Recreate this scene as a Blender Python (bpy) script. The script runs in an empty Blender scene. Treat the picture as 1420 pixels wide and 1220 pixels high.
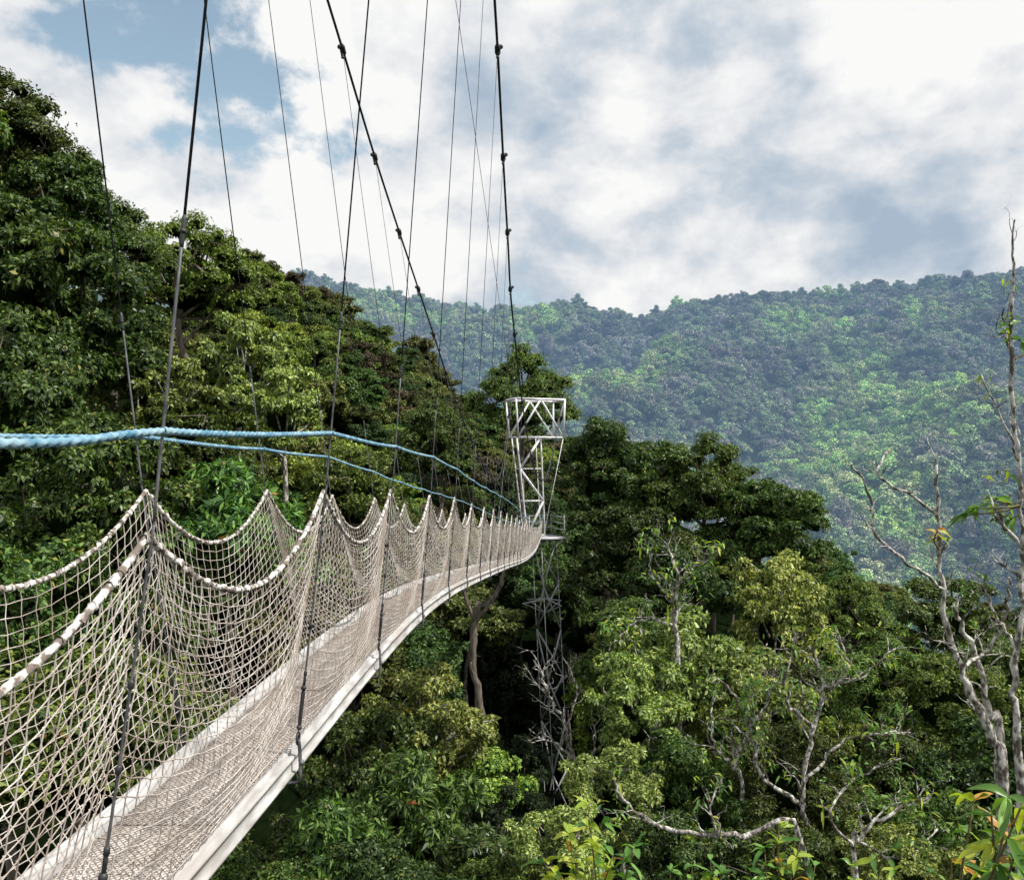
import bpy, math, random
import numpy as np
from mathutils import Vector, Matrix
random.seed(5)
COL=bpy.context.scene.collection
F=1100.0; CX=710.0; HY=640.0
def at(px,py,Y): return np.array([(px-CX)*Y/F, Y, (HY-py)*Y/F])
VX=70.0/F
def bp(Y,d,z): return np.array([VX*Y-d,Y,z])
# ------------------------------------------------------------------ mesh helpers
class MB:
    def __init__(s): s.v=[]; s.q=[]; s.m=[]; s.n=0
    def add(s,V,Q,m=0):
        V=np.asarray(V,dtype=np.float64).reshape(-1,3); Q=np.asarray(Q,dtype=np.int64)
        if len(Q)==0: return
        s.v.append(V); s.q.append(Q+s.n); s.m.append(np.full(len(Q),m)); s.n+=len(V)
    def mesh(s,name,mats,smooth=False):
        V=np.concatenate(s.v); Q=np.concatenate(s.q); M=np.concatenate(s.m)
        tri=Q[:,3]<0
        tot=np.where(tri,3,4); start=np.concatenate([[0],np.cumsum(tot)[:-1]])
        flat=Q.reshape(-1); flat=flat[flat>=0]
        me=bpy.data.meshes.new(name)
        me.vertices.add(len(V)); me.vertices.foreach_set('co',V.astype(np.float32).reshape(-1))
        me.loops.add(len(flat)); me.loops.foreach_set('vertex_index',flat.astype(np.int32))
        me.polygons.add(len(Q)); me.polygons.foreach_set('loop_start',start.astype(np.int32))
        me.polygons.foreach_set('loop_total',tot.astype(np.int32))
        for m in mats: me.materials.append(m)
        me.polygons.foreach_set('material_index',M.astype(np.int32))
        if smooth: me.polygons.foreach_set('use_smooth',np.ones(len(Q),dtype=bool))
        me.update(calc_edges=True); me.validate()
        return me
    def obj(s,name,mats,parent=None,smooth=False):
        if not isinstance(mats,(list,tuple)): mats=[mats]
        o=bpy.data.objects.new(name,s.mesh(name,mats,smooth)); COL.objects.link(o)
        if parent is not None:
            o.parent=parent
            if parent.type=='EMPTY': o.location=-Vector(parent.location)
        return o
def tube(mb,P,r,sides=8,lobes=0,pitch=0.05,amp=0.18,m=0,cap=True):
    P=np.asarray(P,dtype=float); n=len(P)
    r=np.full(n,r) if np.isscalar(r) else np.asarray(r,dtype=float)
    T=np.gradient(P,axis=0); T/=np.linalg.norm(T,axis=1)[:,None]+1e-12
    ref=np.array([0,0,1.]) if abs(T[0][2])<.9 else np.array([1.,0,0])
    u=np.cross(T[0],ref); u/=np.linalg.norm(u); U=[u]
    for i in range(1,n):
        u=U[-1]-T[i]*np.dot(U[-1],T[i]); u/=np.linalg.norm(u)+1e-12; U.append(u)
    U=np.array(U); W=np.cross(T,U)
    s=np.concatenate([[0],np.cumsum(np.linalg.norm(np.diff(P,axis=0),axis=1))])
    a=np.arange(sides)*2*math.pi/sides
    A=np.broadcast_to(a,(n,sides))
    rr=np.repeat(r[:,None],sides,1)
    if lobes: rr=rr*(1-amp+amp*2*np.abs(np.cos(lobes*.5*A+ (math.pi*s/pitch)[:,None])))
    V=P[:,None,:]+rr[:,:,None]*(np.cos(A)[:,:,None]*U[:,None,:]+np.sin(A)[:,:,None]*W[:,None,:])
    i=np.arange(n-1)[:,None]; j=np.arange(sides)[None,:]; k=(j+1)%sides
    Q=np.stack([i*sides+j,i*sides+k,(i+1)*sides+k,(i+1)*sides+j],-1).reshape(-1,4)
    V=V.reshape(-1,3)
    if cap:
        V=np.concatenate([V,P[:1],P[-1:]]); b=n*sides
        c0=np.stack([(np.arange(sides)+1)%sides,np.arange(sides),np.full(sides,b)],-1)
        c1=np.stack([(n-1)*sides+np.arange(sides),(n-1)*sides+(np.arange(sides)+1)%sides,np.full(sides,b+1)],-1)
        base=mb.n; mb.add(V,Q,m)
        C=np.concatenate([c0,c1]); C=np.concatenate([C,np.full((len(C),1),-10**9)],1)
        mb.q.append(np.where(C>=0,C+base,C)); mb.m.append(np.full(len(C),m))
    else: mb.add(V,Q,m)
def segs(mb,A,B,r,sides=4,m=0):
    A=np.asarray(A);B=np.asarray(B); T=B-A; L=np.linalg.norm(T,axis=1)[:,None]+1e-9; T=T/L
    ref=np.where(np.abs(T[:,2:3])<.9,np.array([[0,0,1.]]),np.array([[1.,0,0]]))
    U=np.cross(T,ref); U/=np.linalg.norm(U,axis=1)[:,None]; W=np.cross(T,U)
    V=[]
    for E in (A,B):
        for k in range(sides):
            a=2*math.pi*k/sides; V.append(E+r*(math.cos(a)*U+math.sin(a)*W))
    V=np.stack(V,1); n=len(A); o=(np.arange(n)*2*sides)[:,None,None]
    k=np.arange(sides); q=np.stack([k,(k+1)%sides,sides+(k+1)%sides,sides+k],-1)[None]
    mb.add(V.reshape(-1,3),(o+q).reshape(-1,4),m)
def box(mb,c,s,rz=0,m=0):
    x,y,z=[k/2 for k in s]; V=np.array([[i,j,k] for i in(-x,x) for j in(-y,y) for k in(-z,z)])
    ca,sa=math.cos(rz),math.sin(rz); V=V@np.array([[ca,sa,0],[-sa,ca,0],[0,0,1]])+np.array(c)
    mb.add(V,[[0,1,3,2],[4,6,7,5],[0,4,5,1],[2,3,7,6],[0,2,6,4],[1,5,7,3]],m)
def ball(mb,c,r,nu=8,nv=5,m=0,sc=(1,1,1)):
    V=[];Q=[]
    for i in range(nv+1):
        t=math.pi*(i+.001)/(nv+.002)
        for j in range(nu):
            a=2*math.pi*j/nu; V.append([c[0]+sc[0]*r*math.sin(t)*math.cos(a),c[1]+sc[1]*r*math.sin(t)*math.sin(a),c[2]+sc[2]*r*math.cos(t)])
    for i in range(nv):
        for j in range(nu): Q.append([i*nu+j,(i+1)*nu+j,(i+1)*nu+(j+1)%nu,i*nu+(j+1)%nu])
    mb.add(V,Q,m)
def empty(name,loc,label=None,cat=None,group=None):
    o=bpy.data.objects.new(name,None); COL.objects.link(o); o.location=Vector([float(k) for k in loc]); o.empty_display_size=.2
    if label: o['label']=label
    if cat: o['category']=cat
    if group: o['group']=group
    return o
def smooth_pts(P,n=6):
    P=np.asarray(P,dtype=float); Q=np.vstack([2*P[0]-P[1],P,2*P[-1]-P[-2]]); out=[]
    for i in range(1,len(Q)-2):
        p0,p1,p2,p3=Q[i-1:i+3]
        for k in range(n):
            t=k/n; out.append(.5*((2*p1)+(-p0+p2)*t+(2*p0-5*p1+4*p2-p3)*t*t+(-p0+3*p1-3*p2+p3)*t**3))
    out.append(Q[-2]); return np.array(out)
def prof(tab):
    t=smooth_pts([(a,b,0) for a,b in tab],8); return lambda y: np.interp(y,t[:,0],t[:,1])
# ------------------------------------------------------------------ materials
def newmat(name):
    m=bpy.data.materials.new(name); m.use_nodes=True; nt=m.node_tree; nt.nodes.clear()
    out=nt.nodes.new('ShaderNodeOutputMaterial'); return m,nt,out
def nd(nt,t,**kw):
    n=nt.nodes.new(t)
    for k,v in kw.items():
        if k in n.inputs.keys(): n.inputs[k].default_value=v
        else: setattr(n,k,v)
    return n
def math_(nt,op,a,b=None,clamp=False):
    n=nt.nodes.new('ShaderNodeMath'); n.operation=op; n.use_clamp=clamp
    for i,x in enumerate((a,b)):
        if x is None: continue
        if hasattr(x,'links'): nt.links.new(x,n.inputs[i])
        else: n.inputs[i].default_value=x
    return n.outputs[0]
def mixc(nt,f,a,b,blend='MIX'):
    n=nt.nodes.new('ShaderNodeMix'); n.data_type='RGBA'; n.blend_type=blend
    for s,x in ((0,f),(6,a),(7,b)):
        if hasattr(x,'links'): nt.links.new(x,n.inputs[s])
        else: n.inputs[s].default_value=x if s==0 else (*x,1) if len(x)==3 else x
    return n.outputs[2]
def surf(name,c1,c2,scale=8,rough=.6,metal=0,bump=.2,detail=6,stretch=(1,1,1),lo=.35,hi=.65,c3=None,spec=.3):
    m,nt,out=newmat(name)
    tc=nd(nt,'ShaderNodeTexCoord'); mp=nd(nt,'ShaderNodeMapping'); mp.inputs['Scale'].default_value=stretch
    nt.links.new(tc.outputs['Object'],mp.inputs[0])
    no=nd(nt,'ShaderNodeTexNoise',Scale=scale,Detail=detail); nt.links.new(mp.outputs[0],no.inputs['Vector'])
    mr=nd(nt,'ShaderNodeMapRange'); mr.inputs[1].default_value=lo; mr.inputs[2].default_value=hi; nt.links.new(no.outputs[0],mr.inputs[0])
    col=mixc(nt,mr.outputs[0],c1,c2)
    if c3:
        n2=nd(nt,'ShaderNodeTexNoise',Scale=scale*.23,Detail=4); nt.links.new(mp.outputs[0],n2.inputs['Vector'])
        mr2=nd(nt,'ShaderNodeMapRange'); mr2.inputs[1].default_value=.5; mr2.inputs[2].default_value=.7; nt.links.new(n2.outputs[0],mr2.inputs[0])
        col=mixc(nt,mr2.outputs[0],col,c3)
    b=nd(nt,'ShaderNodeBsdfPrincipled',Roughness=rough,Metallic=metal); b.inputs['Specular IOR Level'].default_value=spec; nt.links.new(col,b.inputs['Base Color'])
    if bump:
        bm=nd(nt,'ShaderNodeBump',Strength=bump,Distance=.02); nt.links.new(no.outputs[0],bm.inputs['Height']); nt.links.new(bm.outputs[0],b.inputs['Normal'])
    nt.links.new(b.outputs[0],out.inputs[0]); return m
def leafmat(name,dark,light,accent=None,acc=.03,rough=.45,tr=.25,haze=None,spec=.35,vr=(.6,1.35),hr=.02):
    m,nt,out=newmat(name)
    g=nd(nt,'ShaderNodeNewGeometry'); oi=nd(nt,'ShaderNodeObjectInfo')
    col=mixc(nt,math_(nt,'POWER',g.outputs['Random Per Island'],1.7),dark,light)
    if accent:
        f=math_(nt,'GREATER_THAN',math_(nt,'FRACT',math_(nt,'MULTIPLY',g.outputs['Random Per Island'],17.3)),1-acc)
        col=mixc(nt,f,col,accent)
    hs=nd(nt,'ShaderNodeHueSaturation')
    mv=nd(nt,'ShaderNodeMapRange'); mv.inputs[3].default_value=vr[0]; mv.inputs[4].default_value=vr[1]; nt.links.new(oi.outputs['Random'],mv.inputs[0]); nt.links.new(mv.outputs[0],hs.inputs['Value'])
    r2=math_(nt,'FRACT',math_(nt,'MULTIPLY',oi.outputs['Random'],7.77))
    mh=nd(nt,'ShaderNodeMapRange'); mh.inputs[3].default_value=.5-hr; mh.inputs[4].default_value=.5+hr; nt.links.new(r2,mh.inputs[0]); nt.links.new(mh.outputs[0],hs.inputs['Hue'])
    nt.links.new(col,hs.inputs['Color'])
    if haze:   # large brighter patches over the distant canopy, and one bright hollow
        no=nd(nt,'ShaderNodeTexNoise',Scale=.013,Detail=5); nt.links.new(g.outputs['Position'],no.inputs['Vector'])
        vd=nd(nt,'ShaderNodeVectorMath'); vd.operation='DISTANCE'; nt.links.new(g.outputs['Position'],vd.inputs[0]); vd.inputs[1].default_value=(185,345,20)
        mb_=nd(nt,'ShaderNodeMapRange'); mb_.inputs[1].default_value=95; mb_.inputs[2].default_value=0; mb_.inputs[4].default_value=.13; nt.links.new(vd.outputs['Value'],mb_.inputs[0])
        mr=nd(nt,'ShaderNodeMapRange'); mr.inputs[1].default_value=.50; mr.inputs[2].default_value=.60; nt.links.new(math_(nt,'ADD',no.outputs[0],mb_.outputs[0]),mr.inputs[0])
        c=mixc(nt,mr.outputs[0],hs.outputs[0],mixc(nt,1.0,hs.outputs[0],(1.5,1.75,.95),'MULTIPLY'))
    else: c=hs.outputs[0]
    b=nd(nt,'ShaderNodeBsdfPrincipled',Roughness=rough); b.inputs['Specular IOR Level'].default_value=spec; nt.links.new(c,b.inputs['Base Color'])
    sh=b.outputs[0]
    if tr:
        t=nd(nt,'ShaderNodeBsdfTranslucent'); c2=mixc(nt,1.0,c,(1.4,1.5,.5),'MULTIPLY'); nt.links.new(c2,t.inputs[0])
        mx=nd(nt,'ShaderNodeMixShader'); mx.inputs[0].default_value=tr; nt.links.new(b.outputs[0],mx.inputs[1]); nt.links.new(t.outputs[0],mx.inputs[2])
        sh=mx.outputs[0]
    if haze:  # distance haze painted into the material as a blue glow growing with Y
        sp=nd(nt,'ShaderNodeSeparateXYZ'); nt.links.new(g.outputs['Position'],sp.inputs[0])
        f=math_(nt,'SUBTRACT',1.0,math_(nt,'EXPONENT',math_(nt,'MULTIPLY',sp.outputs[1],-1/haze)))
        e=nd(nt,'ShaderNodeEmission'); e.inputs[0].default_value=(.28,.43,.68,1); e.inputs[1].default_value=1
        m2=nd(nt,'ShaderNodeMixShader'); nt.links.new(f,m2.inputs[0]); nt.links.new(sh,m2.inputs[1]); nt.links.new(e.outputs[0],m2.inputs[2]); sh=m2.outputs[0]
    nt.links.new(sh,out.inputs[0]); return m
HZ=1300  # falloff distance of the painted haze
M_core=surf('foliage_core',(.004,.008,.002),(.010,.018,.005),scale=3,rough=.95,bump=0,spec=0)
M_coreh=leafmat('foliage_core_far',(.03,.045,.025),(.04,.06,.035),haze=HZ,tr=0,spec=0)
M_leafA=leafmat('leaf_dark_glossy',(.010,.034,.007),(.17,.26,.06),accent=(.26,.25,.05),acc=.02,rough=.42)
M_leafB=leafmat('leaf_mid',(.016,.048,.008),(.26,.35,.07),accent=(.22,.15,.05),acc=.015,rough=.5)
M_leafC=leafmat('leaf_yellow_green',(.045,.085,.015),(.54,.60,.18),accent=(.4,.36,.08),acc=.02,rough=.42,vr=(.8,1.25))
M_leafD=leafmat('leaf_rosette',(.02,.055,.016),(.20,.33,.08),accent=(.35,.10,.04),acc=.006,rough=.38)
M_leafE=leafmat('leaf_painted_shade',(.004,.012,.003),(.035,.065,.018),rough=.6,vr=(.8,1.2))  # near-black leaves: the gully's shade is put into their colour
M_farA=leafmat('canopy_dark',(.010,.033,.008),(.14,.23,.05),rough=.6,vr=(.5,1.4),tr=.2)
M_farB=leafmat('canopy_olive',(.026,.046,.010),(.28,.31,.075),accent=(.18,.12,.05),acc=.03,rough=.6,vr=(.55,1.35),tr=.2)
M_farC=leafmat('canopy_bright',(.04,.09,.012),(.42,.50,.09),rough=.6,tr=.2)
M_farD=leafmat('canopy_brown',(.04,.032,.018),(.22,.18,.11),rough=.7,tr=.2)
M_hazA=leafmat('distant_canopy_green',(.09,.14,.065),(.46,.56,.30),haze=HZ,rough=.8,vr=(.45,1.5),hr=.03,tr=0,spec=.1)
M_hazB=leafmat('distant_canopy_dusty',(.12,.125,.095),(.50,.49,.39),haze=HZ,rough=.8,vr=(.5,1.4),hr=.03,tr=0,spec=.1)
M_bark=surf('bark',(.07,.055,.042),(.2,.17,.14),scale=5,stretch=(2,2,.5),rough=.9,bump=.6)
M_pale=surf('pale_lichen_bark',(.10,.085,.07),(.60,.58,.53),scale=18,stretch=(1,1,.6),rough=.9,bump=.9,lo=.42,hi=.58,c3=(.08,.065,.05))
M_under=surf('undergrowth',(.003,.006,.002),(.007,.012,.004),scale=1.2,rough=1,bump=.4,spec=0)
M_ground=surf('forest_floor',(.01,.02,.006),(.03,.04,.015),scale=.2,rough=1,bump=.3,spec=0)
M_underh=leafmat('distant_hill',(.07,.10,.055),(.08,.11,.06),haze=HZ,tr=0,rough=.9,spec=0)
M_net=surf('net_cord',(.36,.31,.27),(.66,.61,.56),scale=9,rough=.95,bump=.2,c3=(.30,.24,.20),spec=.1)
M_rope=surf('white_rope',(.20,.165,.14),(.72,.69,.65),scale=34,rough=.95,bump=.5,lo=.44,hi=.54,spec=.1)
M_blue=surf('blue_rope',(.07,.20,.30),(.26,.42,.52),scale=30,rough=.9,bump=.3,c3=(.32,.46,.53),spec=.1)
M_alu=surf('weathered_aluminium',(.30,.29,.28),(.58,.57,.56),scale=7,stretch=(3,.7,3),rough=.8,metal=0,bump=.15,c3=(.40,.36,.33),spec=.2)
M_deck=surf('deck_plank',(.50,.45,.41),(.74,.70,.66),scale=9,stretch=(2,1,1),rough=.9,bump=.2,c3=(.42,.36,.31),spec=.1)
M_wire=surf('mesh_wire',(.26,.21,.18),(.44,.39,.35),scale=20,rough=.8,metal=0,bump=0,spec=.2)
M_steel=surf('dark_steel_wire',(.025,.025,.03),(.085,.085,.09),scale=20,rough=.5,metal=.4,bump=0)
M_galv=surf('galvanised_wire',(.07,.07,.08),(.19,.19,.20),scale=20,rough=.5,metal=.3,bump=0)
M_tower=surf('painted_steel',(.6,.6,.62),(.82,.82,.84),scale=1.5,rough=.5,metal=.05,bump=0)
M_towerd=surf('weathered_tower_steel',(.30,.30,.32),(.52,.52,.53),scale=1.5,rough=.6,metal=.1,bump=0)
# ------------------------------------------------------------------ bridge
DZ=prof([(-1,-1.36),(.4,-1.38),(1.97,-1.41),(3.41,-1.39),(4.98,-1.34),(6.5,-1.34),(8.1,-1.42),(10.15,-1.6),(16.5,-2.25),(26,-3.25),(34.7,-3.95),(40,-4.15),(44,-4.2)])
RZ=prof([(-1,-.22),(.4,-.22),(1.95,-.18),(3.48,-.13),(5,-.18),(6.5,-.28),(8.1,-.37),(10,-.55),(16.5,-1.1),(26,-2.1),(35,-2.9),(40,-3.1),(44,-3.15)])
CZ=prof([(-3,11.8),(.4,9.75),(1.95,8.85),(3.48,7.98),(5,7.15),(6.5,6.4),(8.07,5.68),(9.6,4.98),(11.1,4.28),(12.7,3.64),(14.2,3.08),(15.8,2.48),(17.3,1.9),(18.9,1.37),(20.4,.93),(24,.05),(28,-.6),(32,-.65),(36,.15),(40,1.6),(44,3.35)])
DR=prof([(-3,-.5),(.4,-.15),(1.95,.1),(3.48,.33),(5,.55),(6.5,.68),(8,.75),(9.6,.785),(12.7,.88),(15.8,.95),(25,.9),(35,.55),(44,.0)])
DL=prof([(-3,2.9),(.4,2.86),(5,2.79),(9.6,2.66),(20,2.5),(30,2.5),(44,2.95)])
PN=prof([(-1,1.0),(1.95,1.02),(3.48,1.05),(5,1.085),(8,1.1),(20,1.1),(44,1.1)])
PF=prof([(-1,1.8),(3.48,1.83),(5,1.865),(8,1.91),(20,1.93),(44,1.93)])
SP=1.53; HYs=[1.95+SP*i for i in range(-1,28)]
bridge=empty('suspension_bridge',bp(0.3,1.47,-1.4),'long narrow rope-net suspension footbridge sagging away to the steel tower','footbridge')
def sweep(profile,Ys,mat,name,sub=None):
    mb=MB(); n=len(profile); V=[]
    for y in Ys:
        for d,z in profile: V.append(bp(y,d,DZ(y)+z))
    Q=[[i*n+j,i*n+(j+1)%n,(i+1)*n+(j+1)%n,(i+1)*n+j] for i in range(len(Ys)-1) for j in range(n)]
    mb.add(V,Q); return mb.obj(name,mat,sub or bridge)
Yd=np.concatenate([np.arange(-.3,12,.25),np.arange(12,44,.5)])
H=.112
cp=[(1.178,.012),(1.178,.024),(1.192,.026),(1.192,.080),(1.176,.082),(1.176,.098),(1.202,.098),(1.202,H),(1.228,H),(1.228,.012)]
b1=sweep(cp,Yd,M_alu,'edge_beam')
b2=sweep([(1.645,.012),(1.645,.155),(1.635,.155),(1.612,.108),(1.612,.012)],Yd,M_alu,'edge_beam')
mb=MB(); y=-.2
while y<43.8:
    L=1.53
    for dlo,dhi in ((1.231,1.355),(1.361,1.484),(1.490,1.610)):
        ys=np.linspace(y,y+L-.012,4); base=[]
        for yy in ys:
            z=DZ(yy)+.095
            base+= [bp(yy,dlo,z),bp(yy,dhi,z),bp(yy,dhi,z-.03),bp(yy,dlo,z-.03)]
        Q=[[i*4+j,i*4+(j+1)%4,(i+1)*4+(j+1)%4,(i+1)*4+j] for i in range(3) for j in range(4)]+[[0,1,2,3],[15,14,13,12]]
        mb.add(base,Q)
    y+=L
deck=mb.obj('deck',M_deck,bridge)
mb=MB()
def flatmesh(y0,y1,c,r):
    n=int(.375/c); A=[];B=[]
    for y in np.arange(y0,y1,c):
        for i in range(n):
            d=1.235+i*c
            for s in (0,1):
                a=bp(y+(0 if s==0 else c),d,0); b=bp(y+(c if s==0 else 0),d+c,0)
                a[2]=DZ(a[1])+.0985; b[2]=DZ(b[1])+.0985; A.append(a);B.append(b)
    segs(mb,np.array(A),np.array(B),r,4)
flatmesh(-.2,8,.025,.0014); flatmesh(8,18,.05,.002)
mb.obj('deck_mesh',M_wire,bridge)
SAG=.25
def topz(ug): 
    fl=np.floor(ug); u=ug-fl
    pk=RZ(HYs[0]+SP*fl)*(1-u)+RZ(HYs[0]+SP*(fl+1))*u
    h=np.sin(fl*12.9)*.04
    return pk-(SAG+h)*(1-(2*u-1)**2)
def netpoint(side,ug,v,jit):
    u=ug-np.floor(ug); 
    uw=ug-.07*np.sin(2*np.pi*u)*(1-v)
    Y=HYs[0]+SP*uw
    zt=topz(uw); zb=DZ(Y)+(H if side==0 else .150)
    z=zt*(1-v)+zb*v - .07*(1-(2*u-1)**2)*np.sin(np.pi*v)
    dt=PN(Y) if side==0 else PF(Y); db=1.215 if side==0 else 1.645
    s=-1 if side==0 else 1
    d=dt*(1-v)+db*v+s*.04*np.sin(np.pi*v)*np.sin(np.pi*u)+ .006*np.sin(ug*9+v*5)
    X=VX*Y-d
    return np.stack([X+jit[0],Y+jit[1],z+jit[2]],-1)
rng=np.random.default_rng(3)
def net(side,p0,p1,nc,nr,r,mb,knots=False):
    G=(p1-p0)*nc+1; g=np.arange(G); rows=[]
    for j in range(nr+1):
        ug=np.clip(p0+(g+.05*(1 if j%2 else -1))/nc,p0,p1-1e-6)
        jit=rng.normal(0,.0009,(3,G)); v=np.full(G,j/nr)+np.where((g+j)%2==0,.05,-.05)/nr
        if j in(0,nr): jit*=0; v=np.full(G,j/nr)
        rows.append(netpoint(side,ug,v,jit))
    A=[];B=[]
    for j in range(nr+1):
        a=rows[j]
        if j<nr: A.append(a);B.append(rows[j+1])
        if 0<j<nr: A.append(a[:-1]);B.append(a[1:])
    A=np.concatenate(A);B=np.concatenate(B)
    segs(mb,A,B,r,4)
    if knots:
        K=np.concatenate(rows[1:-1]); e=np.array([r*1.3,r*1.3,r*1.3]); segs(mb,K-e,K+e,r*1.6,4)
for side in (0,1):
    mb=MB(); net(side,0,6,27,21,.0019,mb,True); net(side,6,12,22,17,.0021,mb); net(side,12,28,13,11,.0028,mb)
    o=mb.obj('net',M_net,bridge); o['label']='rope side net on the %s side of the walkway'%('near' if side==0 else 'far')
    mb=MB(); ug=np.concatenate([np.arange(0,5,.008),np.arange(5,28,.05)])
    Y=HYs[0]+SP*ug; P=np.stack([VX*Y-(PN(Y) if side==0 else PF(Y)),Y,topz(ug)],-1)
    n1=int(5/.008)
    tube(mb,P[:n1+1],.0082,9,lobes=3,pitch=.04,amp=.22); tube(mb,P[n1:],.010,6)
    q=0.
    while q<9:
        y=HYs[0]+SP*q; c=np.array([VX*y-(PN(y) if side==0 else PF(y)),y,topz(np.array(q))]); 
        e=np.array([0,.004+.007*random.random(),.006*random.uniform(-1,1)]); segs(mb,np.array([c-e]),np.array([c+e]),.0092+.0045*random.random(),7)
        q+=random.uniform(.02,.05)
    mb.obj('top_rope',M_rope,bridge,smooth=False)
for side,Df in ((0,DR),(1,DL)):
    mb=MB(); Y=np.arange(-3,44.01,.4); tube(mb,np.stack([VX*Y-Df(Y),Y,CZ(Y)],-1),.016,8)
    mb.obj('main_cable',M_steel,bridge,smooth=True)
for i,Y in enumerate(HYs):
    for side in (0,1):
        Df=DR if side==0 else DL; Pf=PN if side==0 else PF; db=1.20 if side==0 else 1.63; s=1 if side==0 else -1
        c=bp(Y,float(Df(Y)),float(CZ(Y))); p=bp(Y,float(Pf(Y))-.012*s,float(RZ(Y))); b=bp(Y,db-.04*s*1,float(DZ(Y))+.18)
        if Y>9 and c[2]<p[2]+.1: continue
        near=Y<14; up=p+(c-p)*min(.75/max(np.linalg.norm(c-p),.8),.9)
        mb=MB(); tube(mb,[c,up],.0036 if near else .0040,6)
        tube(mb,smooth_pts([up,p+(up-p)*.1,p,p+(b-p)*.5,b],4),.0038,6,m=1)
        if near:
            dv=(c-up)/np.linalg.norm(c-up); tube(mb,[up-dv*.04,up-dv*.03,up+dv*.03,up+dv*.04],[.004,.0062,.0062,.004],8); tube(mb,[up-dv*.005,up+dv*.005],.008,8)
            dw=(b-p)/np.linalg.norm(b-p)
            for f in (.35,.55,.74,.8):
                q=p+(b-p)*f; tube(mb,[q-dw*.012,q-dw*.008,q+dw*.008,q+dw*.012],[.0042,.008,.008,.0042],7)
            q=p+(b-p)*.77; tube(mb,[q-dw*.04,q+dw*.04],.006,7)
        h=mb.obj('hanger',[M_steel,M_galv],bridge,smooth=True)
        mb=MB(); a=np.array([0,.07,-.03]); tube(mb,[c-a,c-a*.6,c+a*.6,c+a],[.022,.036,.036,.022],8)
        tube(mb,[c+[.03*s,0,.03],c+[0,0,-.10]],.015,6); ball(mb,c+[.04*s,0,.035],.028,6,4); ball(mb,c+[0,0,-.09],.022,6,4)
        mb.obj('cable_clamp',M_steel,h)
        if Y<22:
            mb=MB(); t=b+(p-b)*.04; q=b+(p-b)*.2
            tube(mb,[t,t+(q-t)*.15,t+(q-t)*.85,q],[.006,.009,.009,.006],8)
            ring=[b+np.array([0,.02*math.cos(a),.024*math.sin(a)-.005]) for a in np.linspace(0,2*math.pi,13)]; tube(mb,ring,.006,6)
            ball(mb,q,.013,6,4); ball(mb,t,.013,6,4)
            mb.obj('shackle',M_steel,h)
            mb=MB(); z0=float(DZ(Y)); o1=db-.04*s
            pr=[(o1-.0,.17),(o1-.006*s,.14),(o1-.010*s,.05),(o1-.004*s,-.01),(db,-.02),(db+.05*s,-.012)]
            tube(mb,smooth_pts([bp(Y,d,z0+z) for d,z in pr],4),.008,6)
            ball(mb,bp(Y,o1-.016*s,z0+.07),.013,6,4)
            mb.obj('bracket',M_galv,h)
def bluerope(side,tab):
    f=prof(tab); Pf=PN if side==0 else PF; Df=DR if side==0 else DL
    Y=np.concatenate([np.arange(.3,8,.006),np.arange(8,43.5,.15)]); n=len(np.arange(.3,8,.006))
    z=f(Y); k=(z-RZ(Y))/(CZ(Y)-RZ(Y)); k=np.where(Y<24,k,0.05)
    d=Pf(Y)+(Df(Y)-Pf(Y))*k
    u=(Y-HYs[0])/SP; u=u-np.floor(u); z=z-.014*(1-(2*u-1)**2)
    P=np.stack([VX*Y-d+(.014 if side==0 else .012),Y,z],-1); mb=MB()
    tube(mb,P[:n+1],.0082,9,lobes=3,pitch=.034,amp=.34); tube(mb,P[n:],.0105,6)
    for yy in HYs[:12]:
        i=int(np.argmin(abs(Y-yy))); c=P[i]; e=np.array([.0,.010,0]); segs(mb,np.array([c-e]),np.array([c+e]),.0115,8)
    mb.obj('handrail_rope',M_blue,bridge)
bluerope(0,[(0,.04),(1.41,.045),(1.95,.075),(3.48,.125),(5,.095),(6.5,.04),(8.1,-.08),(10,-.27),(16.5,-.85),(26,-1.9),(35,-2.7),(43.5,-2.95)])
bluerope(1,[(0,.02),(2,.08),(3.48,.11),(5,.08),(6.5,.04),(8.1,-.1),(10,-.29),(16.5,-.87),(26,-1.9),(35,-2.7),(43.5,-2.95)])
# ------------------------------------------------------------------ tower
T=44.6
tw=empty('lattice_tower',(1.8,T,-45),'pale steel lattice tower carrying the far end of the footbridge','tower')
ang=math.radians(20); ca,sa=math.cos(ang),math.sin(ang)
def corner(cx,w,dp,i,z):
    x,y=[(-w/2,-dp/2),(w/2,-dp/2),(w/2,dp/2),(-w/2,dp/2)][i]
    return np.array([cx+x*ca-y*sa,T+x*sa+y*ca,z])
mb=MB()
TP=[corner(1.3,2.9,1.7,k,3.45) for k in range(4)]; BT=[corner(1.36,2.7,1.4,k,1.35) for k in range(4)]
for i in range(4):
    j=(i+1)%4
    tube(mb,[TP[i],TP[j]],.07,6); tube(mb,[BT[i],BT[j]],.055,6); tube(mb,[TP[i],BT[i]],.065,6)
for i in (0,2):
    a,b=TP[i],TP[(i+1)%4]; c,d=BT[i],BT[(i+1)%4]; m_=(a+b)/2
    tube(mb,[c,m_],.055,6); tube(mb,[m_,d],.055,6)
tube(mb,[TP[0],TP[2]],.045,6); tube(mb,[TP[1],BT[2]],.045,6)
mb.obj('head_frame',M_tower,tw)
def mc(i,z):
    t=((1.35-z)/5.6); w=1.45-.4*t; cx=.80+.45*t; return corner(cx,w,.8-.2*t,i,z)
for i in range(4):
    mb=MB(); zs=np.linspace(1.35,-4.2,6); tube(mb,[mc(i,z) for z in zs],(.065,.05,.03,.045)[i],6); mb.obj('leg',M_tower,tw)
mb=MB(); zz=[1.35,-.4,-2.2,-4.1]
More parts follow.
